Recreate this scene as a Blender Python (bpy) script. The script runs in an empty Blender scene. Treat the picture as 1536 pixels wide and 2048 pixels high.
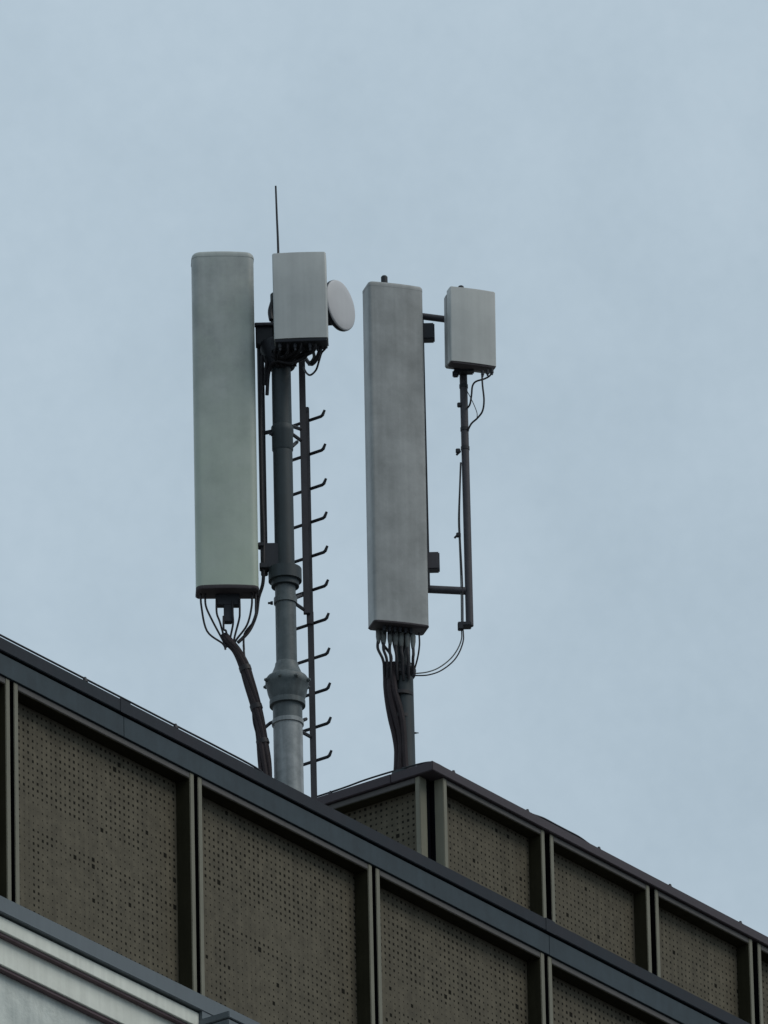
import bpy, math, random
from mathutils import Vector as V, Matrix
random.seed(7)
S = bpy.context.scene
C_ = S.collection
R = math.radians

# ------------------------------------------------------------------ camera
# world: +X runs along the street front, +Y into the building, z = 0 at street level
Z0 = 30.6                                   # height of the top of the cladding panels
F = 26000.0                                 # focal length in pixels of a 1536 px wide frame (long telephoto)
TH, PH, ROLL = R(24.98), R(36.26), -0.0225
HD = V((math.cos(PH), math.sin(PH), 0))     # horizontal heading of the camera
RT0 = V((math.sin(PH), -math.cos(PH), 0))   # its right
UP = V((0, 0, 1))
FW = HD*math.cos(TH) + UP*math.sin(TH)
U0 = -HD*math.sin(TH) + UP*math.cos(TH)
RT = RT0*math.cos(ROLL) + U0*math.sin(ROLL)
UC = U0*math.cos(ROLL) - RT0*math.sin(ROLL)
CAM = V((-53.9806, -39.7204, Z0-29.0074))

cd = bpy.data.cameras.new('camera'); co = bpy.data.objects.new('camera', cd); C_.objects.link(co)
m = Matrix.Identity(4)
for i in range(3):
    m[i][0] = RT[i]; m[i][1] = UC[i]; m[i][2] = -FW[i]; m[i][3] = CAM[i]
co.matrix_world = m
cd.sensor_fit = 'HORIZONTAL'; cd.sensor_width = 36; cd.lens = 36*F/1536
cd.clip_start = 0.5; cd.clip_end = 5000
S.camera = co
S.render.resolution_x = 768; S.render.resolution_y = 1024
S.view_settings.view_transform = 'Standard'; S.view_settings.look = 'None'
S.view_settings.exposure = 0.0; S.view_settings.gamma = 1

# ------------------------------------------------------------------ sky (overcast) and soft sun
SUN_EL, SUN_AZ = R(48), math.atan2(-0.95, 0.25)       # high, in front of the street facade, veiled by cloud
w = bpy.data.worlds.new('World'); S.world = w; w.use_nodes = True
nt = w.node_tree; nt.nodes.clear(); L = nt.links.new
out = nt.nodes.new('ShaderNodeOutputWorld')
sky = nt.nodes.new('ShaderNodeTexSky'); sky.sky_type = 'NISHITA'; sky.sun_disc = False
sky.sun_elevation = SUN_EL; sky.sun_rotation = math.pi/2 - SUN_AZ
bgs = nt.nodes.new('ShaderNodeBackground'); bgs.inputs[1].default_value = 0.055; L(sky.outputs[0], bgs.inputs[0])
tc = nt.nodes.new('ShaderNodeTexCoord')
def wn(scale, det):
    n = nt.nodes.new('ShaderNodeTexNoise'); n.inputs['Scale'].default_value = scale; n.inputs['Detail'].default_value = det
    L(tc.outputs['Generated'], n.inputs['Vector']); return n
n1 = wn(22, 3); n2 = wn(90, 4); n3 = wn(700, 3)
def mth(op, a, b):
    x = nt.nodes.new('ShaderNodeMath'); x.operation = op
    for i, q in enumerate((a, b)):
        if isinstance(q, (int, float)): x.inputs[i].default_value = q
        else: L(q, x.inputs[i])
    return x.outputs[0]
s_ = mth('ADD', mth('ADD', mth('MULTIPLY', n1.outputs[0], 0.62), mth('MULTIPLY', n2.outputs[0], 0.26)), mth('MULTIPLY', n3.outputs[0], 0.12))
rp = nt.nodes.new('ShaderNodeValToRGB'); L(s_, rp.inputs[0])
e = rp.color_ramp.elements
e[0].position = 0.34; e[0].color = (0.445, 0.555, 0.643, 1)
e[1].position = 0.66; e[1].color = (0.542, 0.657, 0.748, 1)
q = rp.color_ramp.elements.new(0.5); q.color = (0.493, 0.607, 0.698, 1)
bgc = nt.nodes.new('ShaderNodeBackground'); bgc.inputs[1].default_value = 1.0; 
dt = nt.nodes.new('ShaderNodeVectorMath'); dt.operation = 'DOT_PRODUCT'; L(tc.outputs['Generated'], dt.inputs[0])
dt.inputs[1].default_value = tuple((RT0*0.75 - UP*0.66).normalized())      # cloud a little thicker low on the right
mrg = nt.nodes.new('ShaderNodeMapRange'); L(dt.outputs['Value'], mrg.inputs['Value'])
mrg.inputs['From Min'].default_value = -0.36; mrg.inputs['From Max'].default_value = -0.22
mrg.inputs['To Min'].default_value = 1.03; mrg.inputs['To Max'].default_value = 0.95
L(rp.outputs[0], bgc.inputs[0]); L(mrg.outputs[0], bgc.inputs[1])
mx = nt.nodes.new('ShaderNodeMixShader'); mx.inputs[0].default_value = 0.9
L(bgs.outputs[0], mx.inputs[1]); L(bgc.outputs[0], mx.inputs[2]); L(mx.outputs[0], out.inputs[0])

sl = bpy.data.lights.new('sun', 'SUN'); sl.energy = 1.3; sl.angle = R(35); sl.color = (1, 0.95, 0.87)
so = bpy.data.objects.new('sun', sl); C_.objects.link(so)
sd = V((math.cos(SUN_AZ)*math.cos(SUN_EL), math.sin(SUN_AZ)*math.cos(SUN_EL), math.sin(SUN_EL)))
so.rotation_euler = sd.to_track_quat('Z', 'Y').to_euler(); so.location = (0, -30, Z0+30)

# ------------------------------------------------------------------ rays of the calibrated view -> places
def ray(px, py): return FW + RT*((px-768)/F) - UC*((py-1024)/F)
def on_y(px, py, y):
    d = ray(px, py); return CAM + d*((y-CAM.y)/d.y)
def on_x(px, py, x):
    d = ray(px, py); return CAM + d*((x-CAM.x)/d.x)
M1 = on_y(571, 1200, 1.8); M1.z = 0          # axis of the left mast
M2 = on_x(809, 1450, 4.775); M2.z = 0        # axis of the right mast
def A(px, py, off=0.0, M=None):              # on the upright plane facing the camera, off metres in front of mast M
    M = M1 if M is None else M
    d = ray(px, py); return CAM + d*(((M-CAM).dot(HD) - off)/d.dot(HD))
def B_(px, py, off=0.0): return A(px, py, off, M2)
K = 341.0                                    # photo pixels per metre there

# ------------------------------------------------------------------ materials
def mat(name, col, rough=0.6, metal=0.0, var=0.15, scale=6.0, streak=0.0, bump=0.0, tint=None, spec=0.4):
    mt = bpy.data.materials.new(name); mt.use_nodes = True
    t = mt.node_tree; l = t.links.new; b = t.nodes['Principled BSDF']
    b.inputs['Roughness'].default_value = rough; b.inputs['Metallic'].default_value = metal
    b.inputs['Specular IOR Level'].default_value = spec
    g = t.nodes.new('ShaderNodeNewGeometry')
    n = t.nodes.new('ShaderNodeTexNoise'); n.inputs['Scale'].default_value = scale; n.inputs['Detail'].default_value = 6
    n.inputs['Roughness'].default_value = 0.65
    l(g.outputs['Position'], n.inputs['Vector'])
    mp = t.nodes.new('ShaderNodeMapping'); mp.inputs['Scale'].default_value = (26, 26, 0.9)
    l(g.outputs['Position'], mp.inputs['Vector'])
    n2 = t.nodes.new('ShaderNodeTexNoise'); n2.inputs['Scale'].default_value = 1.0; n2.inputs['Detail'].default_value = 5
    l(mp.outputs[0], n2.inputs['Vector'])
    def rng(src, lo, hi):
        r_ = t.nodes.new('ShaderNodeMapRange'); r_.inputs['From Min'].default_value = 0.32; r_.inputs['From Max'].default_value = 0.68
        r_.inputs['To Min'].default_value = lo; r_.inputs['To Max'].default_value = hi; l(src, r_.inputs['Value']); return r_.outputs[0]
    c1 = t.nodes.new('ShaderNodeMix'); c1.data_type = 'RGBA'
    tt = tint or tuple(c*(1-var*2.2) for c in col)
    c1.inputs['A'].default_value = (*[c*(1+var*0.5) for c in col], 1); c1.inputs['B'].default_value = (*tt, 1)
    l(rng(n.outputs[0], 0.0, 0.55 if tint is None else 0.8), c1.inputs['Factor'])
    last = c1.outputs['Result']
    if streak:
        c2 = t.nodes.new('ShaderNodeMix'); c2.data_type = 'RGBA'; c2.blend_type = 'MULTIPLY'
        v_ = rng(n2.outputs[0], 1-streak, 1+streak*0.25)
        cb = t.nodes.new('ShaderNodeCombineColor'); 
        for i in range(3): l(v_, cb.inputs[i])
        c2.inputs['Factor'].default_value = 1; l(last, c2.inputs['A']); l(cb.outputs[0], c2.inputs['B']); last = c2.outputs['Result']
    l(last, b.inputs['Base Color'])
    if bump:
        bp = t.nodes.new('ShaderNodeBump'); bp.inputs['Strength'].default_value = bump; bp.inputs['Distance'].default_value = 0.01
        n4 = t.nodes.new('ShaderNodeTexNoise'); n4.inputs['Scale'].default_value = scale*8; n4.inputs['Detail'].default_value = 4
        l(g.outputs['Position'], n4.inputs['Vector']); l(n4.outputs[0], bp.inputs['Height']); l(bp.outputs[0], b.inputs['Normal'])
    return mt
def perforated(name, axis, org, width, ztop, height, rmax=0.152):
    """brown powder-coated sheet with a grid of small punched holes, their width varying from sheet to sheet region"""
    mt = mat(name, (0.112, 0.098, 0.070), 0.7, 0.0, 0.26, 16.0, 0.16, 0, None, 0.15)
    t = mt.node_tree; l = t.links.new; b = t.nodes['Principled BSDF']
    src = b.inputs['Base Color'].links[0].from_socket
    g = t.nodes.new('ShaderNodeNewGeometry'); sp = t.nodes.new('ShaderNodeSeparateXYZ'); l(g.outputs['Position'], sp.inputs[0])
    def mm(op, a, b_=None, c=None):
        x = t.nodes.new('ShaderNodeMath'); x.operation = op
        for i, q_ in enumerate((a, b_, c)):
            if q_ is None: continue
            if isinstance(q_, (int, float)): x.inputs[i].default_value = q_
            else: l(q_, x.inputs[i])
        return x.outputs[0]
    P = 0.0405
    u = mm('DIVIDE', sp.outputs[axis], P); z = mm('DIVIDE', sp.outputs[2], P)
    fu = mm('SUBTRACT', mm('FRACT', u), 0.5); fz = mm('SUBTRACT', mm('FRACT', z), 0.5)
    d = mm('MAXIMUM', mm('ABSOLUTE', fu), mm('ABSOLUTE', fz))
    cu = mm('FLOOR', u); cz = mm('FLOOR', z)
    cb = t.nodes.new('ShaderNodeCombineXYZ'); l(cu, cb.inputs[0]); l(cz, cb.inputs[1])
    wnz = t.nodes.new('ShaderNodeTexWhiteNoise'); wnz.noise_dimensions = '2D'; l(cb.outputs[0], wnz.inputs['Vector'])
    # the punching follows one drawing repeated on every sheet: dense field on top, blank band, a row and a column of holes
    uu = mm('FRACT', mm('DIVIDE', mm('SUBTRACT', sp.outputs[axis], org), width))
    vv = mm('DIVIDE', mm('SUBTRACT', ztop, sp.outputs[2]), height)
    def st(x, lo_, hi_):
        r_ = t.nodes.new('ShaderNodeMapRange'); r_.inputs['From Min'].default_value = lo_; r_.inputs['From Max'].default_value = hi_
        l(x, r_.inputs['Value']); return r_.outputs[0]
    top_ = st(vv, 0.44, 0.40)
    right = mm('MULTIPLY', st(uu, 0.74, 0.80), 0.8)
    row = mm('MULTIPLY', mm('MULTIPLY', st(vv, 0.55, 0.56), st(vv, 0.63, 0.61)), st(uu, 0.17, 0.19))
    col = mm('MULTIPLY', mm('MULTIPLY', st(uu, 0.17, 0.18), st(uu, 0.235, 0.225)), st(vv, 0.55, 0.57))
    low = mm('MULTIPLY', mm('MULTIPLY', st(uu, 0.40, 0.62), st(vv, 0.57, 0.62)), 0.75)
    lo = t.nodes.new('ShaderNodeTexNoise'); lo.inputs['Scale'].default_value = 0.16; lo.inputs['Detail'].default_value = 3
    l(cb.outputs[0], lo.inputs['Vector'])
    dens = mm('MAXIMUM', mm('MAXIMUM', top_, right), mm('MAXIMUM', mm('MAXIMUM', row, col), low))
    dens = mm('MULTIPLY', dens, st(lo.outputs[0], 0.25, 0.55))
    mr = t.nodes.new('ShaderNodeMapRange'); mr.inputs['To Min'].default_value = 0.055; mr.inputs['To Max'].default_value = rmax
    l(dens, mr.inputs['Value'])
    big = mm('MULTIPLY', mm('GREATER_THAN', wnz.outputs['Value'], 0.992), 0.14)
    jit = mm('MULTIPLY', wnz.outputs['Value'], 0.075)
    rad = mm('ADD', mm('ADD', mr.outputs[0], big), jit)
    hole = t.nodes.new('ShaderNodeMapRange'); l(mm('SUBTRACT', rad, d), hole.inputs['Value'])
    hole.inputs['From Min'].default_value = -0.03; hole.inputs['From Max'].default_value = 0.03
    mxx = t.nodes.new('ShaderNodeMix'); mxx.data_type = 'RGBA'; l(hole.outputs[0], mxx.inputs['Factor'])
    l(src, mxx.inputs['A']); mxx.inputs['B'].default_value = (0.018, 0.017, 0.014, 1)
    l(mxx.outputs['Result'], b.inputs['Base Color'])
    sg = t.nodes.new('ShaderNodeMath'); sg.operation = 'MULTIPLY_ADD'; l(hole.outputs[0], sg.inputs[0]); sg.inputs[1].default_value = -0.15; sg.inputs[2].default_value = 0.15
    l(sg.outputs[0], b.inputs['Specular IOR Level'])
    return mt
MT = dict(
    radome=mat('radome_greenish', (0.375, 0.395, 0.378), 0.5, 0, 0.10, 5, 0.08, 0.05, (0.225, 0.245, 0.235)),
    radome2=mat('radome_grey', (0.310, 0.320, 0.316), 0.5, 0, 0.10, 5, 0.12, 0.05, (0.190, 0.200, 0.195)),
    radome3=mat('radome_light', (0.410, 0.425, 0.412), 0.5, 0, 0.08, 6, 0.08, 0.03),
    dish=mat('dish_cover', (0.50, 0.50, 0.51), 0.6, 0, 0.05, 6, 0.04),
    endcap=mat('end_cap', (0.060, 0.050, 0.054), 0.7, 0, 0.2, 14),
    dark=mat('dark_steel', (0.018, 0.020, 0.026), 0.6, 0.0, 0.2, 12, 0.1),
    darkmast=mat('dark_mast_steel', (0.026, 0.037, 0.042), 0.6, 0.0, 0.22, 8, 0.25),  # dark steel; on the left mast its darkness stands for shade higher up
    galv=mat('galvanised', (0.300, 0.320, 0.325), 0.55, 0.1, 0.22, 14, 0.30, 0.1, (0.17, 0.19, 0.195)),
    galv2=mat('shaded_galvanised', (0.105, 0.122, 0.126), 0.55, 0.1, 0.22, 14, 0.30, 0.1, (0.06, 0.078, 0.082)),  # same steel as galv, shade of the middle section painted into the colour
    rail=mat('ladder_steel', (0.044, 0.043, 0.050), 0.6, 0.0, 0.2, 12, 0.15),
    arm=mat('arm_steel', (0.050, 0.047, 0.055), 0.6, 0.0, 0.2, 12, 0.12),
    cable=mat('black_cable', (0.014, 0.012, 0.015), 0.6, 0, 0.2, 30),
    brown=mat('cable_sleeve', (0.026, 0.018, 0.021), 0.8, 0, 0.3, 22, 0.2, 0.4),
    greyc=mat('grey_jumper', (0.13, 0.14, 0.135), 0.6, 0, 0.3, 30),
    fascia=mat('slate_blue_sheet', (0.031, 0.047, 0.057), 0.6, 0.0, 0.22, 5, 0.12, 0.03, None, 0.3),
    cap=mat('dark_coping', (0.019, 0.019, 0.026), 0.65, 0.0, 0.18, 1.6, 0.10, 0.03, (0.012, 0.022, 0.029), 0.25),
    capb=mat('brown_coping', (0.053, 0.042, 0.049), 0.6, 0.0, 0.15, 1.6, 0.06, 0.03, None, 0.3),
    frame=mat('cassette_frame', (0.185, 0.178, 0.135), 0.6, 0.0, 0.12, 4, 0.14, 0, None, 0.3),
    reveal_shade=mat('painted_reveal_shade', (0.034, 0.031, 0.018), 0.8, 0.0, 0.2, 5, 0.2, 0, None, 0.1),  # shade inside the panel reveals, put in as a dark colour
    back=mat('dark_membrane_and_joint_shade', (0.005, 0.005, 0.007), 0.9, 0, .1, 5, 0, 0, None, 0.0),
    sill=mat('sill_flashing', (0.110, 0.130, 0.142), 0.5, 0.0, 0.12, 2.0, 0.05, 0.02),
    white=mat('white_render', (0.70, 0.72, 0.65), 0.85, 0, 0.10, 3, 0.10, 0.15),
    white2=mat('mottled_render', (0.58, 0.61, 0.57), 0.9, 0, 0.12, 7, 0.10, 0.3, (0.40, 0.44, 0.42)),
    soffit_shade=mat('painted_soffit_shade', (0.16, 0.11, 0.12), 0.8, 0, 0.2, 10),  # brown colour that paints the shade of the cornice undersides
    roof=mat('roof_gravel', (0.20, 0.20, 0.19), 0.95, 0, 0.25, 10, 0, 0.5),
    ground=mat('asphalt', (0.055, 0.055, 0.056), 0.9, 0, 0.25, 2, 0, 0.4),
    perfy=perforated('perforated_sheet', 0, 0.0, 1.640, Z0, 1.30),
    perfp=perforated('perforated_sheet_enclosure', 0, 4.78, 1.109, Z0+3.04, 1.90, 0.125), perfx=perforated('perforated_sheet_flank', 1, 3.095, 1.109, Z0+3.04, 1.90),
)

def lower_brightening(mt, z0, z1, col):
    """patchy greenish tint with the brighter light on the lower end painted into it"""
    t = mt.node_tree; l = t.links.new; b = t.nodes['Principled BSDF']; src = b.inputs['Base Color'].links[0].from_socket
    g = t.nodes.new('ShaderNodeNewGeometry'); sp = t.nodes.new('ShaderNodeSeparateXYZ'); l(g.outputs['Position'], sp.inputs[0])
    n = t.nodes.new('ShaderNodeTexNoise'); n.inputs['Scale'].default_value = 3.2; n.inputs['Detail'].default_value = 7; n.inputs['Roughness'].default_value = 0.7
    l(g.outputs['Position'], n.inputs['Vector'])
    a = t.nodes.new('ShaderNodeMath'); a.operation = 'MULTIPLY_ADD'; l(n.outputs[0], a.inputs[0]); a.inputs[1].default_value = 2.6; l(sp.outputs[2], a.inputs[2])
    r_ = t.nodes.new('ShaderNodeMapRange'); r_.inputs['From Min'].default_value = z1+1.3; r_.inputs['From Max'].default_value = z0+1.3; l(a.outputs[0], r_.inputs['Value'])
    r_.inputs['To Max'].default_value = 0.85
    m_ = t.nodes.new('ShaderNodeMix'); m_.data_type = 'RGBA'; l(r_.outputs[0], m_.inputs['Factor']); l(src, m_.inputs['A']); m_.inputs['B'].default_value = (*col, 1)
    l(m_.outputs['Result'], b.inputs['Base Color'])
lower_brightening(MT['radome'], Z0+2.6, Z0+4.9, (0.385, 0.450, 0.362))  # lower part painted brighter, as if better lit, with a green tint
MT['head'] = mat('shaded_head_rail', (0.088, 0.082, 0.078), 0.6, 0.0, 0.15, 4, 0.05, 0, None, 0.3)  # top rail of the panel frame, shade under the fascia painted into its colour

# ------------------------------------------------------------------ mesh helpers
def rframe(d):
    d = d.normalized(); a = V((0, 0, 1)) if abs(d.z) < 0.9 else V((1, 0, 0))
    x = d.cross(a).normalized(); return x, d.cross(x).normalized()
class MB:
    def __init__(s): s.v = []; s.f = []
    def add(s, vs, fs):
        o = len(s.v); s.v += [V(p) for p in vs]; s.f += [[o+i for i in f] for f in fs]; return s
    def box(s, c, hx, hy, hz):                         # centre and three half-axis vectors
        c = V(c); hx = V(hx); hy = V(hy); hz = V(hz)
        vs = [c+hx*a+hy*b+hz*d for d in (-1, 1) for a, b in ((-1, -1), (1, -1), (1, 1), (-1, 1))]
        return s.add(vs, [(3, 2, 1, 0), (4, 5, 6, 7), (0, 1, 5, 4), (1, 2, 6, 5), (2, 3, 7, 6), (3, 0, 4, 7)])
    def ab(s, x0, x1, y0, y1, z0, z1):                 # axis-aligned box
        return s.box(((x0+x1)/2, (y0+y1)/2, (z0+z1)/2), ((x1-x0)/2, 0, 0), (0, (y1-y0)/2, 0), (0, 0, (z1-z0)/2))
    def tube(s, pts, r, n=10, smooth=True, flat=1.0):
        pts = [V(p) for p in pts]
        rs = r if isinstance(r, (list, tuple)) else [r]*len(pts)
        if smooth and len(pts) > 2:
            P, Q = [], []
            for i in range(len(pts)-1):
                p0 = pts[max(i-1, 0)]; p1 = pts[i]; p2 = pts[i+1]; p3 = pts[min(i+2, len(pts)-1)]
                for k in range(6):
                    t = k/6
                    P.append(0.5*((2*p1)+(p2-p0)*t+(2*p0-5*p1+4*p2-p3)*t*t+(3*p1-p0-3*p2+p3)*t**3)); Q.append(rs[i]*(1-t)+rs[i+1]*t)
            P.append(pts[-1]); Q.append(rs[-1]); pts, rs = P, Q
        vs = []; fs = []
        x, y = rframe(pts[1]-pts[0])
        for i, p in enumerate(pts):
            d = (pts[min(i+1, len(pts)-1)]-pts[max(i-1, 0)]).normalized()
            x = (x - d*x.dot(d)).normalized(); y = d.cross(x)
            for k in range(n):
                a = 2*math.pi*k/n; vs.append(p + x*(rs[i]*math.cos(a)) + y*(rs[i]*math.sin(a)*flat))
        for i in range(len(pts)-1):
            for k in range(n):
                k2 = (k+1) % n; fs.append((i*n+k, i*n+k2, (i+1)*n+k2, (i+1)*n+k))
        fs.append(tuple(range(n-1, -1, -1))); fs.append(tuple((len(pts)-1)*n+k for k in range(n)))
        return s.add(vs, fs)
    def lathe(s, base, prof, n=32, axis=None):         # profile of (height, radius)
        axis = V(axis or (0, 0, 1)).normalized(); x, y = rframe(axis); base = V(base); vs = []; fs = []
        for h, r in prof:
            for k in range(n):
                a = 2*math.pi*k/n; vs.append(base+axis*h+(x*math.cos(a)+y*math.sin(a))*r)
        for i in range(len(prof)-1):
            for k in range(n):
                k2 = (k+1) % n; fs.append((i*n+k, i*n+k2, (i+1)*n+k2, (i+1)*n+k))
        fs.append(tuple(range(n-1, -1, -1))); fs.append(tuple((len(prof)-1)*n+k for k in range(n)))
        return s.add(vs, fs)
    def loft(s, secs):                                 # closed rings of equal count
        n = len(secs[0]); vs = [p for r_ in secs for p in r_]; fs = []
        for i in range(len(secs)-1):
            for k in range(n):
                k2 = (k+1) % n; fs.append((i*n+k, i*n+k2, (i+1)*n+k2, (i+1)*n+k))
        fs.append(tuple(range(n-1, -1, -1))); fs.append(tuple((len(secs)-1)*n+k for k in range(n)))
        return s.add(vs, fs)
    def build(s, name, material, parent=None, base=None, bevel=0.0, ang=35):
        if parent is not None: b = V(parent['_b'])
        else: b = V(base) if base is not None else s.v[0].copy()
        me = bpy.data.meshes.new(name); me.from_pydata([tuple(p-b) for p in s.v], [], s.f)
        import bmesh
        bm = bmesh.new(); bm.from_mesh(me); bmesh.ops.recalc_face_normals(bm, faces=bm.faces)
        if bevel:
            ed = [e_ for e_ in bm.edges if len(e_.link_faces) == 2 and e_.calc_face_angle(0) > 0.6]
            bmesh.ops.bevel(bm, geom=ed, offset=bevel, segments=2, affect='EDGES', clamp_overlap=True)
        for f_ in bm.faces: f_.smooth = True
        bm.to_mesh(me); bm.free()
        me.set_sharp_from_angle(angle=R(ang)); me.materials.append(material)
        o = bpy.data.objects.new(name, me); C_.objects.link(o); o['_b'] = tuple(b)
        if parent is not None: o.parent = parent
        else: o.location = b
        return o
def thing(name, base, label, cat, group=None):
    o = bpy.data.objects.new(name, None); C_.objects.link(o); o.location = base; o['_b'] = tuple(V(base)); o.empty_display_size = 0.2
    return tag(o, label, cat, group)
def tag(o, label=None, cat=None, group=None, kind=None):
    if label: o['label'] = label
    if cat: o['category'] = cat
    if group: o['group'] = group
    if kind: o['kind'] = kind
    return o

# ------------------------------------------------------------------ ground
tag(MB().add([(-900, -900, 0), (900, -900, 0), (900, 900, 0), (-900, 900, 0)], [(0, 1, 2, 3)]).build('ground', MT['ground'], base=(0, 0, 0)), kind='structure')

# ------------------------------------------------------------------ building
bld = thing('office_building', (0, 10, 0), 'tall building with brown perforated metal cladding, slate blue parapet and pale rendered wall', 'building')
X0, X1, Y1 = -15.0, 26.0, 22.0
MB().ab(X0, X1, 0.10, Y1, 0.3, Z0-1.66).build('wall', MT['white2'], bld)
MB().ab(X0, X1, 0.14, Y1-0.14, Z0-1.66, Z0-0.3).build('roof', MT['roof'], bld)
MB().ab(X0, X1, 0.125, 0.40, Z0-1.70, Z0+0.12).build('backing_wall', MT['back'], bld)
# coping with its shadow groove, then the fascia strip
b = MB(); b.ab(X0, X1, -0.022, 0.46, Z0+0.158, Z0+0.236)
cp = b.build('coping', MT['cap'], bld, bevel=0.004)
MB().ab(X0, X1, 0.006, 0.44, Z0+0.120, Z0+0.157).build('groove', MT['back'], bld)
b = MB(); xs = [X0, -9.1, -6.2, -2.30, 1.66, 5.6, 9.6, 14, 19, X1]
for a, c in zip(xs, xs[1:]): b.ab(a+0.001, c-0.001, -0.010, 0.12, Z0+0.024, Z0+0.146)
b.build('fascia', MT['fascia'], bld, bevel=0.002)
for xj in (-8.3, -5.2, -2.30, 1.66, 4.7, 7.8, 10.9):
    MB().ab(xj-0.045, xj+0.045, -0.0245, 0.10, Z0+0.157, Z0+0.2385).build('coping_joint', MT['cap'], bld, bevel=0.001)
# lower flashing, cornice steps and the wall under them
MB().ab(X0, X1, -0.030, 0.09, Z0-1.400, Z0-1.304).build('sill', MT['sill'], bld, bevel=0.004)
b = MB(); b.ab(X0, -1.652, -0.004, 0.11, Z0-1.492, Z0-1.408); b.build('cornice', MT['white'], bld, bevel=0.003)
MB().ab(X0, -1.652, 0.046, 0.112, Z0-1.657, Z0-1.494).build('cornice', MT['white'], bld, bevel=0.003)
MB().ab(X0, -1.652, 0.012, 0.108, Z0-1.506, Z0-1.4935).build('soffit_shade_strip', MT['soffit_shade'], bld)  # brown strips stand in for the shade under each cornice step
MB().ab(X0, -1.652, 0.060, 0.108, Z0-1.673, Z0-1.6585).build('soffit_shade_strip', MT['soffit_shade'], bld)
# grey box flashing that takes over from the cornice
bx = MB().ab(-1.650, 3.2, -0.205, 0.11, Z0-2.6, Z0-1.492); fb = bx.build('box_flashing', MT['sill'], bld, bevel=0.004)
MB().ab(-1.654, 3.21, -0.212, 0.112, Z0-1.487, Z0-1.447).build('drip_edge', MT['sill'], fb, bevel=0.004)

MB().ab(-1.651, 3.2, -0.026, 0.108, Z0-1.446, Z0-1.401).build('apron', MT['sill'], bld)
def cassette(axis, a0, a1, z0, z1, face, parent, hs=0.036, depth=0.098, fw=0.036, open_start=False, sheet='perfy'):
    """perforated sheet set back in a folded frame; axis 0: front on y=face, axis 1: flank on x=face"""
    def bxx(m_, p0, p1, d0, d1, q0, q1):
        if axis == 0: m_.ab(p0, p1, face+d0, face+d1, q0, q1)
        else: m_.ab(face+d0, face+d1, p0, p1, q0, q1)
    sh = MB(); bxx(sh, a0+0.004, a1-0.004, depth, depth+0.006, z0+0.002, z1-0.002)
    s_ = sh.build('perforated_panel', MT[sheet], parent)
    fr = MB()
    bxx(fr, a0, a0+fw, 0, depth-0.001, z0, z1)
    bxx(fr, a1-fw, a1, 0, depth-0.001, z0, z1)
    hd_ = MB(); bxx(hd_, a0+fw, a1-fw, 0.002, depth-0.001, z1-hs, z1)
    hd_.build('shaded_head_rail', MT['head'], s_, bevel=0.003)
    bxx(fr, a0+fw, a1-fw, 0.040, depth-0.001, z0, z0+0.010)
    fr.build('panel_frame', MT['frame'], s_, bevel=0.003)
    li = MB()                                           # dark strips painting the shade of the reveal, a little behind the front lip
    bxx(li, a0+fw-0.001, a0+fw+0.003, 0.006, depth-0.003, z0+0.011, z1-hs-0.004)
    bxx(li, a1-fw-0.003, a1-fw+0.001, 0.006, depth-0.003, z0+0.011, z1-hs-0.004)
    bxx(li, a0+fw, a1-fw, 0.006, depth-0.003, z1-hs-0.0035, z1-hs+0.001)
    li.build('reveal_shade_strips', MT['reveal_shade'], s_)
    # black strips on the outer edges paint the shade inside the open joint
    if open_start:                                      # at the open corner only the back half of the end face is darkened
        li = MB(); bxx(li, a0-0.003, a0+0.001, 0.068, depth, z0+0.002, z1-0.002); li.build('joint_shade', MT['back'], s_)
    if not open_start:
        li = MB(); bxx(li, a0-0.003, a0+0.001, 0.005, depth, z0+0.002, z1-0.002); li.build('joint_shade', MT['back'], s_)
    li = MB(); bxx(li, a1-0.001, a1+0.003, 0.005, depth, z0+0.002, z1-0.002)
    li.build('joint_shade', MT['back'], s_)
    return s_
W = 1.640
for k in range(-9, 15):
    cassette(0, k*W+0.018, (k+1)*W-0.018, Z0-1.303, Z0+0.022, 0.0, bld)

# ------------------------------------------------------------------ rooftop plant enclosure
PX, PY, PT = 4.696, 3.0, Z0+3.115
enc = thing('plant_enclosure', (12, 8, Z0-0.3), 'rooftop plant enclosure of brown perforated panels with purplish brown coping, rising behind the parapet', 'rooftop enclosure')
MB().ab(PX+0.13, 22, PY+0.13, 14, Z0-0.31, PT-0.08).build('backing_wall', MT['back'], enc)
b = MB()
b.ab(PX-0.020, 22.2, PY-0.020, PY+0.30, PT-0.062, PT)
b.ab(PX-0.020, PX+0.30, PY+0.301, 14.2, PT-0.062, PT)
b.build('coping', MT['capb'], enc, bevel=0.004)
MB().ab(PX+0.29, 22, PY+0.29, 14, PT-0.079, PT-0.05).build('roof', MT['roof'], enc)
W2 = 1.109; x_ = 4.810
gj = 0.029
edges = [5.889, 6.998, 8.105, 9.21]
while edges[-1] < 21: edges.append(edges[-1]+W2)
a = x_
for e_ in edges:
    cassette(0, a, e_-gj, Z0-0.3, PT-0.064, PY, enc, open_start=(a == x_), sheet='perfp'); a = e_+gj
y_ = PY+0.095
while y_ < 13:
    cassette(1, y_, y_+1.05, Z0-0.3, PT-0.064, PX, enc, open_start=(y_ < PY+0.1), sheet='perfx'); y_ += W2

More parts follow.
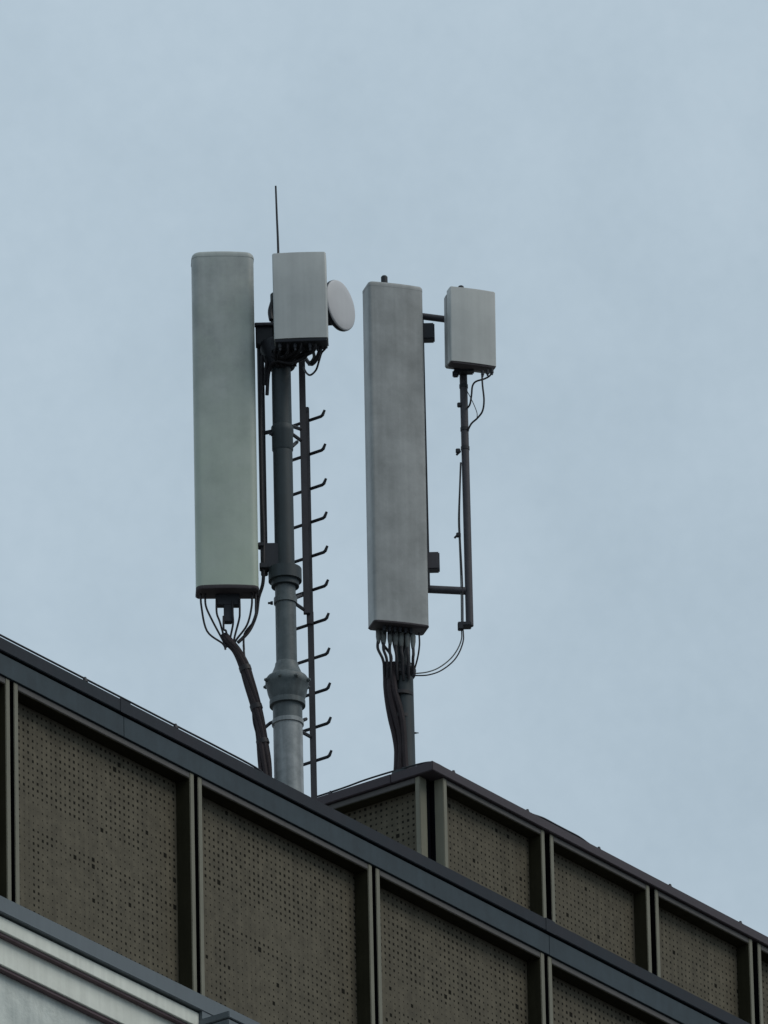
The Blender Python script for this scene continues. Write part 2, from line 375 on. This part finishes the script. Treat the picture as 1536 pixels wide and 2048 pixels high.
# ------------------------------------------------------------------ lightning conductor wires on their holders
def conductor(name, pts, holders, label, r=0.0058, rise=0.02):
    t = thing(name, pts[0], label, 'conductor', 'lightning conductor wires')
    MB().tube(pts, r, 6).build('wire', MT['dark'], t)
    for p in holders:
        p = V(p)
        m_ = MB(); m_.lathe(p-UP*rise, [(0, 0.017), (rise*0.5, 0.014), (rise, 0.010), (rise+0.008, 0.008)], 10)
        m_.build('holder', MT['dark'], t)
    return t
zc = Z0+0.236
def mainpt(px, dz): 
    p = on_y(px, 1277.9+0.514*px, 0.0); return V((p.x, 0.0, zc+dz+0.004))
hs = [-190, -12, 170, 351]
pts = [mainpt(x, 0.021) for x in (-260, -190, -100, -12, 80, 170, 260, 351, 440)] + [mainpt(520, 0.012)] + [V((mainpt(545, 0).x, 0.06, zc+0.004))]
conductor('lightning_wire', pts, [mainpt(x, 0.021) for x in hs], 'thin dark lightning wire on small holders along the slate blue parapet')
def penpt(px, dz):
    p = on_y(px, 1521+0.532*(px-863.5), PY); return V((p.x, PY+0.0, PT+dz))
hp = [907, 1055, 1198, 1340, 1481]
seq = []
for i, x in enumerate(range(870, 1700, 24)):
    dz = 0.004
    if 1062 < x < 1180: dz = 0.018
    seq.append(penpt(x, dz))
flank = [V((PX+0.01, PY+dy, PT+dzz)) for dy, dzz in ((5.0, .024), (3.0, .024), (1.6, .024), (0.78, .022), (0.5, .030), (0.25, .026), (0.06, .016))]
conductor('lightning_wire', flank+seq, [penpt(x, 0.012) for x in hp+[1620]]+[V((PX+0.01, PY+0.78, PT+0.02))],
          'thin dark lightning wire on small holders around the rooftop enclosure coping')

# ------------------------------------------------------------------ LEFT MAST
def zat(py, off=0.0, px=571): return A(px, py, off).z
mast = thing('antenna_mast', V((M1.x, M1.y, Z0-0.3)), 'thick grey steel mast with flared joint, standing behind the parapet beside the step ladder', 'mast')
def seg(name, prof, m_, bevel=0):              # (py, radius px)
    pr = [(zat(py), r/K) for py, r in prof][::-1]
    b0 = pr[0][0]
    return MB().lathe((M1.x, M1.y, b0), [(z-b0, r) for z, r in pr]).build(name, m_, mast, ang=50)
lowb = MB().lathe((M1.x, M1.y, Z0-0.3), [(0, 0.0865), (zat(1449)-Z0+0.3, 0.0862)]); lowb.build('pole', MT['galv'], mast)
seg('joint_ring', [(1442, 28.5), (1443, 32), (1451, 32), (1453, 28)], MT['galv'])
seg('flared_joint', [(1326, 20.9), (1328, 23), (1334, 24), (1350, 31), (1356, 40), (1361, 43.5), (1371, 43.5), (1373, 42), (1388, 39), (1402, 34), (1403, 36), (1413, 36), (1414, 29.6), (1445, 29.5)], MT['galv2'])
seg('pole', [(1160, 20.8), (1340, 21.0)], MT['galv2'])
seg('collar', [(1163, 19), (1164, 33.5), (1139, 33.5)][::-1] and [(1138, 24), (1139, 33.5), (1163, 33.5), (1164, 28), (1174, 28), (1175, 20)], MT['darkmast'])
seg('collar', [(1196, 21), (1197, 23.5), (1208, 23.5), (1209, 21)], MT['galv2'])
seg('pole', [(590, 19.4), (1150, 19.9)], MT['darkmast'])
seg('joint_flange', [(852, 20), (855, 22.6), (866, 22.8), (870, 21.4), (900, 21.4), (903, 20)], MT['darkmast'])
for k in range(8):
    a_ = k*math.pi/4+0.3; dv = V((math.cos(a_), math.sin(a_), 0)); zf = zat(1367)
    MB().lathe(V((M1.x, M1.y, zf))+dv*0.120, [(0, 0.013), (0.018, 0.013), (0.018, 0.008), (0.026, 0.008)], 6, dv).build('bolt', MT['galv2'], mast)
def bolt(parent, p, d, r=0.012, l=0.03, m_='dark'):
    return MB().lathe(V(p), [(0, r), (l*0.5, r), (l*0.5, r*0.6), (l, r*0.6)], 8, d).build('bolt', MT[m_], parent)
bolt(mast, A(547, 866, 0), -RT0, 0.010, 0.035); bolt(mast, A(546, 1206, 0), -RT0, 0.012, 0.03); bolt(mast, A(592, 1440, 0), RT0, 0.014, 0.05)
bolt(mast, A(545, 868, 0.02), -RT0, 0.014, 0.02)

# ladder: single rail with hooked rungs
lad = thing('step_ladder', V((*(A(620, 1500, -0.19).xy), Z0-0.3)), 'single rail climbing ladder with hooked rungs fixed to the right of the thick mast', 'ladder')
LO = -0.19
def vrail(px, py0, py1, wpx, dpx, m_, name, parent, off):
    """upright bar of rectangular section through pixel px at the mid height"""
    p = A(px, (py0+py1)/2, off); z1 = A(px, py0, off).z; z0 = A(px, py1, off).z
    return MB().box((p.x, p.y, (z0+z1)/2), RT0*(wpx/2/K), HD*(dpx/2/K), (0, 0, (z1-z0)/2)).build(name, MT[m_], parent, bevel=0.002)
vrail(608.0, 660, 1228, 13, 10, 'rail', 'rail', lad, LO+0.03)
vrail(616.0, 817, 1250, 13.5, 12, 'rail', 'rail', lad, LO)
vrail(625.0, 1225, 1640, 12.5, 12, 'rail', 'rail', lad, LO-0.012)
for i, py in enumerate([843, 911, 979, 1047, 1114, 1182, 1249.5, 1318, 1389, 1456.5, 1524]):
    py += random.uniform(-1.2, 1.2); cx = 613.5 + (py-843)*0.0195
    c = A(cx, py, LO-0.02 if py > 1230 else LO)
    d = V((0, -1, 0))
    rr = 0.0098
    pts = [c-d*0.185+UP*0.035+RT0*0.0, c-d*0.165+UP*0.008, c-d*0.150, c, c+d*0.105, c+d*0.118+UP*0.006, c+d*0.134+UP*0.034]
    MB().tube(pts, [rr*.75, rr, rr, rr, rr, rr, rr*.75], 8, smooth=False).build('rung', MT['dark'], lad)
for (x0, y0, x1, y1) in ((583, 852, 606, 860), (584, 868, 606, 884), (584, 893, 594, 884), (588, 1197, 606, 1190), (590, 1207, 612, 1222), (596, 1445, 612, 1438), (600, 1462, 622, 1474)):
    MB().tube([A(x0, y0, -0.03), A((x0+x1)/2, (y0+y1)/2, -0.10), A(x1, y1, LO)], 0.011, 6).build('standoff', MT['dark'], lad)
MB().box(A(613, 822, LO), RT0*0.016, HD*0.02, UP*0.02).build('rail_splice', MT['dark'], lad, bevel=0.005)

# ------------------------------------------------------------------ radomes
def section(w, d, r, bow, n, t, c, seg_=6, sc=1.0):
    """plan of a radome: n outward normal, t sideways axis, c centre of the front line"""
    pts = []
    hw = w/2
    def arc(cx, cy, a0, a1):
        for i in range(seg_+1):
            a_ = a0+(a1-a0)*i/seg_; pts.append((cx+r*math.cos(a_), cy+r*math.sin(a_)))
    arc(hw-r, -r, 0, math.pi/2)
    for i in range(1, 6):
        x = (hw-r)*(1-i/3.0); pts.append((x, bow*(1-(x/(hw-r))**2)))
    arc(-hw+r, -r, math.pi/2, math.pi)
    pts.append((-hw, -d+0.01)); pts.append((-hw+0.01, -d)); pts.append((hw-0.01, -d)); pts.append((hw, -d+0.01))
    return [c + t*(x*sc) + n*(-d/2+(y+d/2)*sc) for x, y in pts]
def yawed(deg):
    a_ = R(deg); n = (-HD)*math.cos(a_) + RT0*math.sin(a_); t = RT0*math.cos(a_) + HD*math.sin(a_); return n, t

# left tall panel antenna
n, t = yawed(3)
OFF = 0.16
bot = A(455.5, 1170, OFF); top = A(445.5, 502.8, OFF)
wd, dp = 0.366, 0.150
def shaft(w, d, r, bow, n, t, p0, p1, rows):
    """rows: (fraction 0..1 or height in m with sign) -> rings; p0 bottom centre of the front, p1 top"""
    return [section(w, d, r, bow, n, t, p0.lerp(p1, f), sc=s) for f, s in rows]
ant = thing('panel_antenna', bot, 'tallest pale greenish panel antenna with rounded top, leftmost on the thick mast', 'antenna', 'sector antennas')
hgt = (top-bot).length
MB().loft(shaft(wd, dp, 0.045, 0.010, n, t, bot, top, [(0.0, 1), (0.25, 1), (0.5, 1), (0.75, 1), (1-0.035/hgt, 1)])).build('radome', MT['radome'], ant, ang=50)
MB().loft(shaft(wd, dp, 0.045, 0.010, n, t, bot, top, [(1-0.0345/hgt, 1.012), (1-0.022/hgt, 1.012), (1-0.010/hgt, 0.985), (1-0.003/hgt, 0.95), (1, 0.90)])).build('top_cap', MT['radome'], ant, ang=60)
MB().loft(shaft(wd, dp, 0.045, 0.010, n, t, bot, top, [(-0.022/hgt, 0.97), (-0.014/hgt, 1.014), (-0.0005/hgt, 1.014)])).build('end_cap', MT['endcap'], ant, ang=60)
def local_box(parent, name, m_, px, py, off, w, d, h, n_, t_, bevel=0.004, M=None):
    return MB().box(A(px, py, off, M), t_*(w/2/K), n_*(d/2), UP*(h/2/K/0.906)).build(name, MT[m_], parent, bevel=bevel)
local_box(ant, 'connector_block', 'dark', 455, 1200, OFF-0.10, 48, 0.05, 26, n, t)
local_box(ant, 'control_unit', 'dark', 456, 1226, OFF-0.10, 17, 0.045, 40, n, t)

# its mounting frame: pipe and two brackets to the mast
mnt = thing('mounting_bracket', A(527, 900, -0.02), 'dark pipe and brackets holding the leftmost tall antenna to the thick mast', 'bracket', 'antenna brackets')
p0 = A(529, 1150, -0.02); p1 = A(529, 655, -0.02); p1 = V((p0.x, p0.y, p1.z))
MB().tube([p0, p1], 0.0215, 14).build('pipe', MT['dark'], mnt)
for name, x, y, w_, h_ in (('upper_bracket', 529, 672, 36, 44), ('lower_bracket', 541, 1115, 40, 50)):
    MB().box(A(x, y, 0.01), RT0*(w_/2/K), HD*0.035, UP*(h_/2/K/0.906)).build('bracket', MT['dark'], mnt, bevel=0.006)
MB().box(A(528, 650, 0.05), RT0*(38/2/K), HD*0.02, UP*0.009).build('plate', MT['arm'], mnt, bevel=0.003)
MB().box(A(522, 1092, 0.03), RT0*(12/2/K), HD*0.03, UP*0.012).build('plate', MT['dark'], mnt, bevel=0.003)
MB().box(A(527, 1134, 0.03), RT0*(16/2/K), HD*0.03, UP*0.016).build('plate', MT['dark'], mnt, bevel=0.003)
MB().tube([A(529, 866, -0.01), A(548, 862, 0)], 0.013, 8).build('tie_rod', MT['dark'], mnt)

# left box antenna on the mast head
n, t = yawed(-1.5)
OFF = 0.30
bot = A(602.0, 676, OFF); top = A(597.5, 504.8, OFF)
boxa = thing('box_antenna', bot, 'small light grey box antenna on the head of the thick mast, beside the round dish', 'antenna', 'small box antennas')
hgt = (top-bot).length
MB().loft(shaft(0.318, 0.13, 0.010, 0.006, n, t, bot, top, [(0, 1), (0.5, 1), (1-0.006/hgt, 1), (1, 0.97)])).build('radome', MT['radome3'], boxa, ang=50)
MB().loft([section(0.305, 0.125, 0.008, 0.004, n, t, bot-UP*hh-n*0.003, sc=s_) for hh, s_ in ((0.020, 0.96), (0.016, 1.0), (0.0005, 1.0))]).build('base_plate', MT['dark'], boxa, ang=40)
for i in range(6):
    p = A(560+i*15, 686, OFF-0.03-0.04*(i % 2))
    MB().lathe(p, [(0, 0.011), (-0.03, 0.011), (-0.031, 0.007), (-0.05, 0.007)], 10).build('connector', MT['dark'], boxa)
hb = thing('mounting_bracket', A(568, 690, 0.1), 'dark clamp assembly under the small box antenna on the thick mast head', 'bracket', 'antenna brackets')
MB().lathe(V((M1.x, M1.y, A(569, 738).z)), [(0, 0.060), (0.008, 0.080), (0.05, 0.100), (0.11, 0.122), (0.16, 0.125)], 20).build('clamp', MT['dark'], hb)
MB().box(A(572, 700, 0.05), RT0*0.085, HD*0.09, UP*0.045).build('clamp', MT['dark'], hb, bevel=0.008)
MB().box(A(590, 655, 0.10), RT0*0.13, HD*0.07, UP*0.02).build('arm', MT['dark'], hb, bevel=0.004)
MB().box(A(600, 690, 0.14), RT0*0.09, HD*0.05, UP*0.022).build('arm', MT['dark'], hb, bevel=0.004)
MB().tube([A(543, 640, 0.05), A(541, 622, 0.03), A(547, 600, 0.02)], 0.016, 8).build('arm', MT['dark'], hb)
MB().lathe(A(537, 622, 0.03), [(0, 0.014), (0.03, 0.014)], 8, RT0).build('knob', MT['dark'], hb)
# lightning rod
MB().tube([A(557.5, 560, 0.02), A(556.2, 500, 0.02), A(553.6, 430, 0.02), A(551.4, 372, 0.02)], [0.0085, 0.0075, 0.0065, 0.0058], 8)
rod = MB().tube([A(557.8, 600, 0.05), A(556.4, 500, 0.05), A(553.6, 430, 0.05), A(551.4, 372, 0.05)], [0.0085, 0.0072, 0.0062, 0.0055], 8)
tag(rod.build('lightning_rod', MT['dark']), 'thin upright lightning rod rising above the small box antenna on the thick mast', 'lightning rod')

# round dish facing right
n, t = yawed(58)
dc = A(681.5, 610.5, 0.02)
dish = thing('microwave_dish', dc, 'small round microwave dish with pale cover beside the left box antenna', 'dish antenna')
Rr = 0.157
MB().lathe(dc, [(-0.050, Rr*0.75), (-0.030, Rr*0.97), (-0.020, Rr), (-0.004, Rr)], 48, n).build('shroud', MT['dark'], dish, ang=50)
MB().lathe(dc, [(-0.0035, Rr*0.99), (0.002, Rr*0.985), (0.006, Rr*0.93), (0.009, Rr*0.6), (0.010, 0.01)], 48, n).build('cover', MT['dish'], dish, ang=60)
MB().box(A(660, 640, -0.03), RT0*0.03, HD*0.03, UP*0.025).build('mount', MT['dark'], dish, bevel=0.006)
MB().tube([A(662, 638, -0.03), A(640, 655, -0.04), A(600, 668, -0.03), A(575, 672, -0.0)], 0.02, 8).build('arm', MT['dark'], dish)

# cables round the mast head
def cable(pts, r, label, group, m_='cable', name='cable', M=None, n_=8):
    P = [A(x, y, o, M) for x, y, o in pts]
    return tag(MB().tube(P, r, n_).build(name, MT[m_]), label, 'cable', group)
for i in range(9):
    x = 556+i*9.5; o = 0.13+0.03*(i % 3)
    xe = 553+i*4.6
    cable([(x, 686, o+0.08), (x-3+random.uniform(-4, 4), 703, o+0.05), (xe+random.uniform(-6, 8), 722+random.uniform(-6, 4), 0.09), (xe+1, 733, 0.066)],
          0.0085, 'short black cable crowded under the left box antenna on the mast head', 'cables crowded at the mast head')
cable([(648, 686, .2), (651, 696, .2), (643, 706, .18), (638, 722, .15), (632, 740, .1), (621, 750, .02), (613, 746, -.05), (607, 735, -.12)], 0.0062, 'thin black cable hanging in an open loop right of the ladder top', 'hanging cable loops', n_=8)
cable([(641, 688, .2), (640, 700, .2), (633, 718, .17), (624, 728, .12), (616, 724, .02), (610, 715, -.05)], 0.0125, 'thick grey black cable curled inside the thin loop under the left box antenna', 'hanging cable loops')
cable([(622, 688, .2), (626, 702, .2), (628, 716, .15), (618, 729, .05)], 0.010, 'grey cable tail bent down beside the ladder top', 'hanging cable loops', 'greyc')
cable([(600, 690, .2), (585, 706, .19), (560, 716, .12), (540, 712, .06), (533, 730, .03), (531, 770, 0.01)], 0.011, 'black cable sweeping left from the left box antenna to the antenna pipe', 'hanging cable loops')
cable([(625, 692, .2), (608, 715, .17), (580, 726, .13), (552, 722, .10), (538, 742, .04), (534, 790, 0.015)], 0.011, 'lower black cable sweeping left under the left box antenna', 'hanging cable loops')
cable([(524, 712, .04), (521, 800, .035), (522, 900, .035), (524, 1000, .035), (527, 1060, .035), (527, 1120, .04), (526, 1165, .03), (517, 1196, .02), (512, 1230, .02), (498, 1262, .04), (476, 1285, .06)], 0.0105,
      'long black cable running down beside the pipe of the leftmost tall antenna', 'cables behind the leftmost tall antenna', n_=8)

# jumper loops and trunk bundle under the left tall antenna
jl = [(402, 1193, 414, 1262, 445, 1287), (411, 1193, 424, 1240, 447, 1283), (433, 1208, 440, 1245, 450, 1280), (447, 1240, 452, 1262, 456, 1284), (465, 1210, 466, 1248, 460, 1282), (479, 1206, 478, 1240, 468, 1281), (503, 1193, 494, 1250, 470, 1284), (511, 1194, 509, 1240, 489, 1268)]
nm = ['leftmost', 'second from left', 'third from left', 'fourth from left', 'fourth from right', 'third from right', 'second from right', 'rightmost']
for i, (x0, y0, xm, ym, x1, y1) in enumerate(jl):
    last = (x1+6, y1+12, .06) if i < 7 else (488, 1300, .05)
    cable([(x0, y0-8, .09), (x0+0.5, y0+18, .09), (xm, ym, .08), (x1, y1, .06), last], 0.0062, nm[i]+' black jumper cable looping under the leftmost tall antenna', 'jumpers under the leftmost tall antenna')
bb = thing('cable_bundle', A(530, 1540, 0.05), 'thick brown wrapped cable bundle curving down from the leftmost tall antenna to the parapet', 'cable bundle', 'wrapped cable bundles')
path = [(449, 1270), (458, 1284), (474, 1303), (489, 1333), (500, 1370), (511, 1410), (519, 1445), (524, 1480), (528, 1520), (530, 1560), (531, 1600), (532, 1640)]
rad = [8, 11, 10, 11.5, 12, 11.5, 11.5, 12, 14.5, 15.5, 16, 16]
for j in range(7):
    a0 = 2*math.pi*j/7
    pts = []
    for k, ((x, y), r_) in enumerate(zip(path, rad)):
        a_ = a0 + k*0.35; rr = (r_-4.6) if j else 0
        p = A(x, y, 0.05) + RT0*(rr*math.cos(a_)/K) + HD*(rr*math.sin(a_)/K)
        pts.append(p)
    MB().tube(pts, 4.9/K if j else 7/K, 8).build('strand', MT['brown'], bb)
for (x, y, r_) in ((489, 1333, 12.4), (511, 1410, 12.6), (524, 1480, 13)):
    p = A(x, y, 0.05); q_ = A(x+3, y+9, 0.05)
    MB().tube([p, q_], r_/K, 12, smooth=False).build('cable_tie', MT['cable'], bb)
cable([(487, 1290, .05), (490, 1318, .06), (500, 1345, .07)], 0.006, 'short cable joining the wrapped bundle from the right', 'jumpers under the leftmost tall antenna')
cable([(504, 1395, .06), (505, 1420, .06), (507, 1445, .06), (513, 1470, .06), (517, 1500, .06)], 0.0045, 'thin cable hanging just left of the wrapped bundle', 'hanging cable loops')
MB_ = MB().tube([A(530, 1455, .02), A(541, 1446, 0), A(550, 1443, 0)], 0.010, 8)
tag(MB_.build('cable_clamp', MT['dark']), 'small dark clamp between the wrapped bundle and the foot of the thick mast', 'clamp')

# ------------------------------------------------------------------ RIGHT MAST
K2 = 338.0
mast2 = thing('antenna_mast', V((M2.x, M2.y, PT)), 'slimmer dark mast standing on the corner coping of the rooftop enclosure', 'mast')
MB().lathe(V((M2.x, M2.y, PT-0.05)), [(0, 0.0625), (B_(805, 1330).z-PT+0.05, 0.060)], 28).build('pole', MT['darkmast'], mast2)
MB().lathe(V((M2.x, M2.y, PT)), [(0.0, 0.088), (0.018, 0.088), (0.020, 0.070), (0.040, 0.068)], 28).build('base_collar', MT['darkmast'], mast2)
z0 = B_(800, 1332).z; z1 = B_(768, 551).z
tp = B_(768.5, 700)
tp0 = V((M2.x, M2.y, z0))
axis_top = V((tp.x, tp.y, z1)); 
# the upper pole sits inside the shadow of the antenna, its capped tip shows above it
MB().tube([tp0-UP*0.06, tp0+UP*0.25], 0.046, 20, smooth=False).build('pole', MT['darkmast'], mast2)
up = B_(800, 1250, -0.02)
xt = B_(768.5, 556, -0.10)
MB().tube([V((M2.x, M2.y, z0+0.2)), V((M2.x, M2.y, xt.z-0.25))], 0.030, 16, smooth=False).build('pole', MT['darkmast'], mast2)
tipb = V((xt.x, xt.y, xt.z))
MB().tube([V((M2.x, M2.y, xt.z-0.27)), tipb-UP*0.16, tipb-UP*0.10, tipb-UP*0.02], 0.018, 12, smooth=False).build('pole', MT['darkmast'], mast2)
MB().lathe(tipb-UP*0.04, [(0, 0.021), (0.045, 0.021), (0.053, 0.015)], 16).build('tip_cap', MT['dark'], mast2)
bolt(mast2, B_(829, 1466, 0.0), RT0, 0.006, 0.025)

n, t = yawed(17.5)
OFF = 0.17
bot = B_(804.0, 1244.5, OFF); top = B_(791.5, 567.5, OFF)
ant2 = thing('panel_antenna', bot, 'tall darker grey panel antenna with streaked face on the slimmer mast', 'antenna', 'sector antennas')
hgt = (top-bot).length
w2, d2 = 0.354, 0.138
MB().loft(shaft(w2, d2, 0.022, 0.008, n, t, bot, top, [(0.0, 1), (0.33, 1), (0.66, 1), (1-0.03/hgt, 1)])).build('radome', MT['radome2'], ant2, ang=50)
MB().loft(shaft(w2, d2, 0.022, 0.008, n, t, bot, top, [(1-0.0295/hgt, 1.005), (1-0.014/hgt, 1.005), (1-0.004/hgt, 0.98), (1, 0.95)])).build('top_cap', MT['radome2'], ant2, ang=60)
MB().loft(shaft(w2, d2, 0.022, 0.008, n, t, bot, top, [(-0.012/hgt, 0.975), (-0.006/hgt, 1.01), (-0.0005/hgt, 1.01)])).build('end_cap', MT['endcap'], ant2, ang=60)
for r0 in (0, 1):
    for i in range(6):
        p = bot + t*(-0.10+i*0.034+0.01*r0) - n*(0.045+0.04*r0) - UP*0.012
        MB().lathe(p, [(0, 0.0105), (-0.022, 0.0105), (-0.023, 0.008), (-0.036, 0.008)], 10).build('connector', MT['dark'], ant2)

# mounting frame with the side pole
mf = thing('antenna_support', B_(850, 1150, 0.02), 'dark steel support of two horizontal arms between the slimmer mast and the side pole', 'support')
MB().tube([B_(806, 1176, -0.02), B_(932, 1182, -0.02)], 8.3/K2, 16, smooth=False).build('arm', MT['arm'], mf)
MB().tube([B_(792, 626, -0.02), B_(918, 642, -0.02)], 7.2/K2, 16, smooth=False).build('arm', MT['arm'], mf)
pa = B_(852, 1180, 0.015); pb_ = B_(845, 640, 0.015)
MB().box((pa.x, pa.y, (pa.z+pb_.z)/2), RT0*0.026, HD*0.018, UP*((pb_.z-pa.z)/2)).build('rail', MT['dark'], mf, bevel=0.003)
for (x, y, w_, h_) in ((855, 666, 30, 34), (865, 1125, 30, 36)):
    MB().box(B_(x, y, 0.0), RT0*(w_/2/K2), HD*0.035, UP*(h_/2/K2/0.906)).build('clamp', MT['dark' if y < 800 else 'arm'], mf, bevel=0.007)
for y in (650, 1130):
    MB().box(B_(822, y, 0.0), RT0*0.05, HD*0.03, UP*0.03).build('clamp', MT['dark'], mf, bevel=0.006)
sp_ = thing('side_pole', B_(934, 1255, 0.0), 'thin dark side pole carrying the right box antenna beside the slimmer mast', 'pole')
q0 = B_(933, 1000, -0.02)
zt, zb = B_(926, 690, -0.02).z, B_(936, 1252, -0.02).z
MB().tube([V((q0.x, q0.y, zb)), V((q0.x, q0.y, zt))], 8.2/K2, 16, smooth=False).build('tube', MT['arm'], sp_)
MB().box(B_(929, 1251, -0.02), RT0*(14/K2), HD*0.035, UP*0.013).build('foot_plate', MT['dark'], sp_, bevel=0.004)
MB().box(B_(921, 1254, 0.0), RT0*(6/K2), HD*0.02, UP*0.020).build('foot_plate', MT['dark'], sp_, bevel=0.004)
for (x, y) in ((919, 810), (916, 902), (917, 1070)):
    MB().box(B_(x, y, -0.01), RT0*(5/K2), HD*0.012, UP*0.014).build('cable_cleat', MT['dark'], sp_, bevel=0.004)
for (x, y) in ((914, 908), (910, 1074)):
    MB().tube([B_(x+7, y-6, -0.01), B_(x-1, y+2, -0.01)], 0.007, 6).build('cable_tie', MT['dark'], sp_)
for y in (776, 862, 900):
    MB().lathe(V((q0.x, q0.y, B_(930, y, -0.02).z)), [(0, 0.0275), (0.022, 0.0275)], 16).build('band', MT['dark'], sp_)

# right box antenna
n, t = yawed(19.5)
OFF = 0.12
bot = B_(947.5, 726.5, OFF); top = B_(945.5, 578, OFF)
boxb = thing('box_antenna', bot, 'small light grey box antenna on the thin side pole, rightmost of all the antennas', 'antenna', 'small box antennas')
hgt = (top-bot).length
sect = lambda hh, sc, dd=0.0: section(0.300, 0.072, 0.010, 0.006, n, t, bot.lerp(top, hh), sc=sc)
MB().loft([sect(0, 1), sect(0.5, 1), sect(1-0.006/hgt, 1), sect(1, 0.975)]).build('radome', MT['radome3'], boxb, ang=50)
def sect2(hh, sc): return section(0.302, 0.048, 0.006, 0.0, n, t, bot.lerp(top, hh)-n*0.073, sc=sc)
MB().loft([sect2(0.0, 0.97), sect2(0.01, 1), sect2(0.93, 1), sect2(0.965, 0.95)]).build('housing', MT['radome2'], boxb, ang=40)
MB().loft([section(0.292, 0.072, 0.008, 0.004, n, t, bot-UP*hh-n*0.003, sc=s_) for hh, s_ in ((0.012, 0.96), (0.008, 1.0), (0.0005, 1.0))]).build('base_plate', MT['endcap'], boxb, ang=40)
MB().lathe(B_(922, 581, 0.09), [(0, 0.018), (0.026, 0.018), (0.031, 0.012)], 12).build('vent_plug', MT['dark'], boxb)
for (x, y) in ((965, 746), (975, 744), (984, 742)):
    MB().lathe(B_(x, y-4, 0.08), [(0, 0.010), (-0.028, 0.010), (-0.029, 0.006), (-0.04, 0.006)], 10).build('connector', MT['dark'], boxb)
MB().box(B_(928, 741, 0.03), RT0*(21/K2), HD*0.035, UP*0.018).build('bracket', MT['dark'], boxb, bevel=0.008)
MB().box(B_(911, 748, 0.03), RT0*(6.5/K2), HD*0.02, UP*0.018).build('bracket', MT['dark'], boxb, bevel=0.006)
MB().box(B_(927, 700, 0.0), RT0*(14/K2), HD*0.05, UP*0.06).build('bracket', MT['dark'], boxb, bevel=0.006)
g = 'cables under the right box antenna'
cable([(964, 748, .08), (965, 770, .08), (968, 800, .07), (965, 822, .05), (955, 836, .03), (943, 847, .01), (936, 860, 0)], 0.0058, 'longest black cable bowing down from the right box antenna to its side pole', g, M=M2)
cable([(984, 744, .08), (979, 752, .08), (968, 758, .07), (952, 763, .06), (945, 772, .05), (943, 790, .04), (940, 808, .02), (935, 816, 0)], 0.0058, 'shorter bent black cable from the right box antenna to its side pole', g, M=M2)
cable([(934, 782, 0), (942, 797, .02), (949, 812, .03), (954, 826, .03), (954, 836, .03)], 0.0025, 'hair thin wire crossing between the two cables under the right box antenna', g, M=M2, n_=6)
g = 'cables along the side pole'
cable([(921, 925, -.01), (919, 980, -.01), (917, 1040, -.01), (919, 1090, -.01), (922, 1170, -.01), (923, 1252, -.01), (922, 1282, 0), (906, 1312, .01), (880, 1334, .03), (855, 1344, .05), (829, 1347, .06)], 0.0042, 'thin grey cable curving from the side pole to the slimmer mast, inner of two', g, 'greyc', M=M2)
cable([(922, 925, 0), (920, 980, 0), (919, 1040, 0), (921, 1090, 0), (925, 1170, 0), (926, 1252, 0), (926, 1284, 0.01), (911, 1317, .02), (884, 1340, .04), (856, 1350, .06), (827, 1351, .06)], 0.0045, 'thin black cable curving from the side pole to the slimmer mast, outer of two', g, M=M2)

MB().lathe(V((M2.x, M2.y, B_(800, 1356).z)), [(0, 0.066), (0.015, 0.076), (0.05, 0.080), (0.07, 0.066)], 20).build('cable_collar', MT['dark'], mast2)
# jumpers and bundle of the right mast
g = 'short jumpers under the right tall antenna'
xs_ = [757, 768, 780, 792, 803, 815, 826]
ends = [(768, 1330), (775, 1338), (782, 1345), (794, 1342), (806, 1342), (817, 1340), (826, 1330)]
jn = ['leftmost', 'second from left', 'third from left', 'middle', 'third from right', 'second from right', 'rightmost']
for i, (x, (xe, ye)) in enumerate(zip(xs_, ends)):
    y = 1262+(x-757)*0.16
    c_ = cable([(x, y+14, .09), (x-1.5+i*0.4, y+34, .098), (x+(xe-x)*0.7, 1316, .095), (xe, ye, .08), (xe+1, ye+18, .062)], 0.0092,
          jn[i]+' jumper cable between the right tall antenna and the slimmer mast', g, M=M2)
    dn = (B_(x, y+30, .095)-B_(x, y-4, .085)).normalized()
    q_ = MB().lathe(B_(x, y-4, .085), [(0, 0.012), (0.012, 0.017), (0.055, 0.0165), (0.095, 0.0105), (0.10, 0.009)], 12, dn).build('cable_boot', MT['greyc'], c_)
for i, x in enumerate((764, 786, 809)):
    cable([(x, 1264, .05), (x+2, 1288, .05), (x+(800-x)*0.5, 1312, .065), (x+(800-x)*0.4, 1345, .066)], 0.0095, 'black jumper cable in the back row under the right tall antenna', 'back row jumpers under the right tall antenna', M=M2)
cable([(838, 1266, .08), (839, 1288, .09), (836, 1312, .08), (830, 1335, .065), (824, 1352, .06)], 0.0055, 'thin black cable outside the thick jumpers, right of the slimmer mast head', 'hanging cable loops', M=M2)
b2 = thing('cable_bundle', B_(792, 1540, 0.04), 'flat brown wrapped cable bundle strapped down the left side of the slimmer mast', 'cable bundle', 'wrapped cable bundles')
path2 = [(771, 1325), (770, 1350), (772, 1380), (778, 1410), (784, 1440), (789, 1470), (792, 1500), (793, 1530), (794, 1548)]
for j, (dx, do) in enumerate(((0, 0.03), (9, 0.052), (3, 0.0), (19, 0.062))):
    MB().tube([B_(x+dx+2*math.sin(k*1.3+j), y, do) for k, (x, y) in enumerate(path2)], [6.5/K2]*len(path2), 8).build('strand', MT['brown'], b2)
for y in (1352, 1395, 1440):
    MB().lathe(V((M2.x, M2.y, B_(808, y).z))-RT0*0.018, [(0, 0.079 if y < 1400 else 0.07), (0.022, 0.079 if y < 1400 else 0.07)], 24).build('strap', MT['cable'], b2)
MB().box(B_(796, 1322, 0.02), RT0*0.055, HD*0.05, UP*0.05)
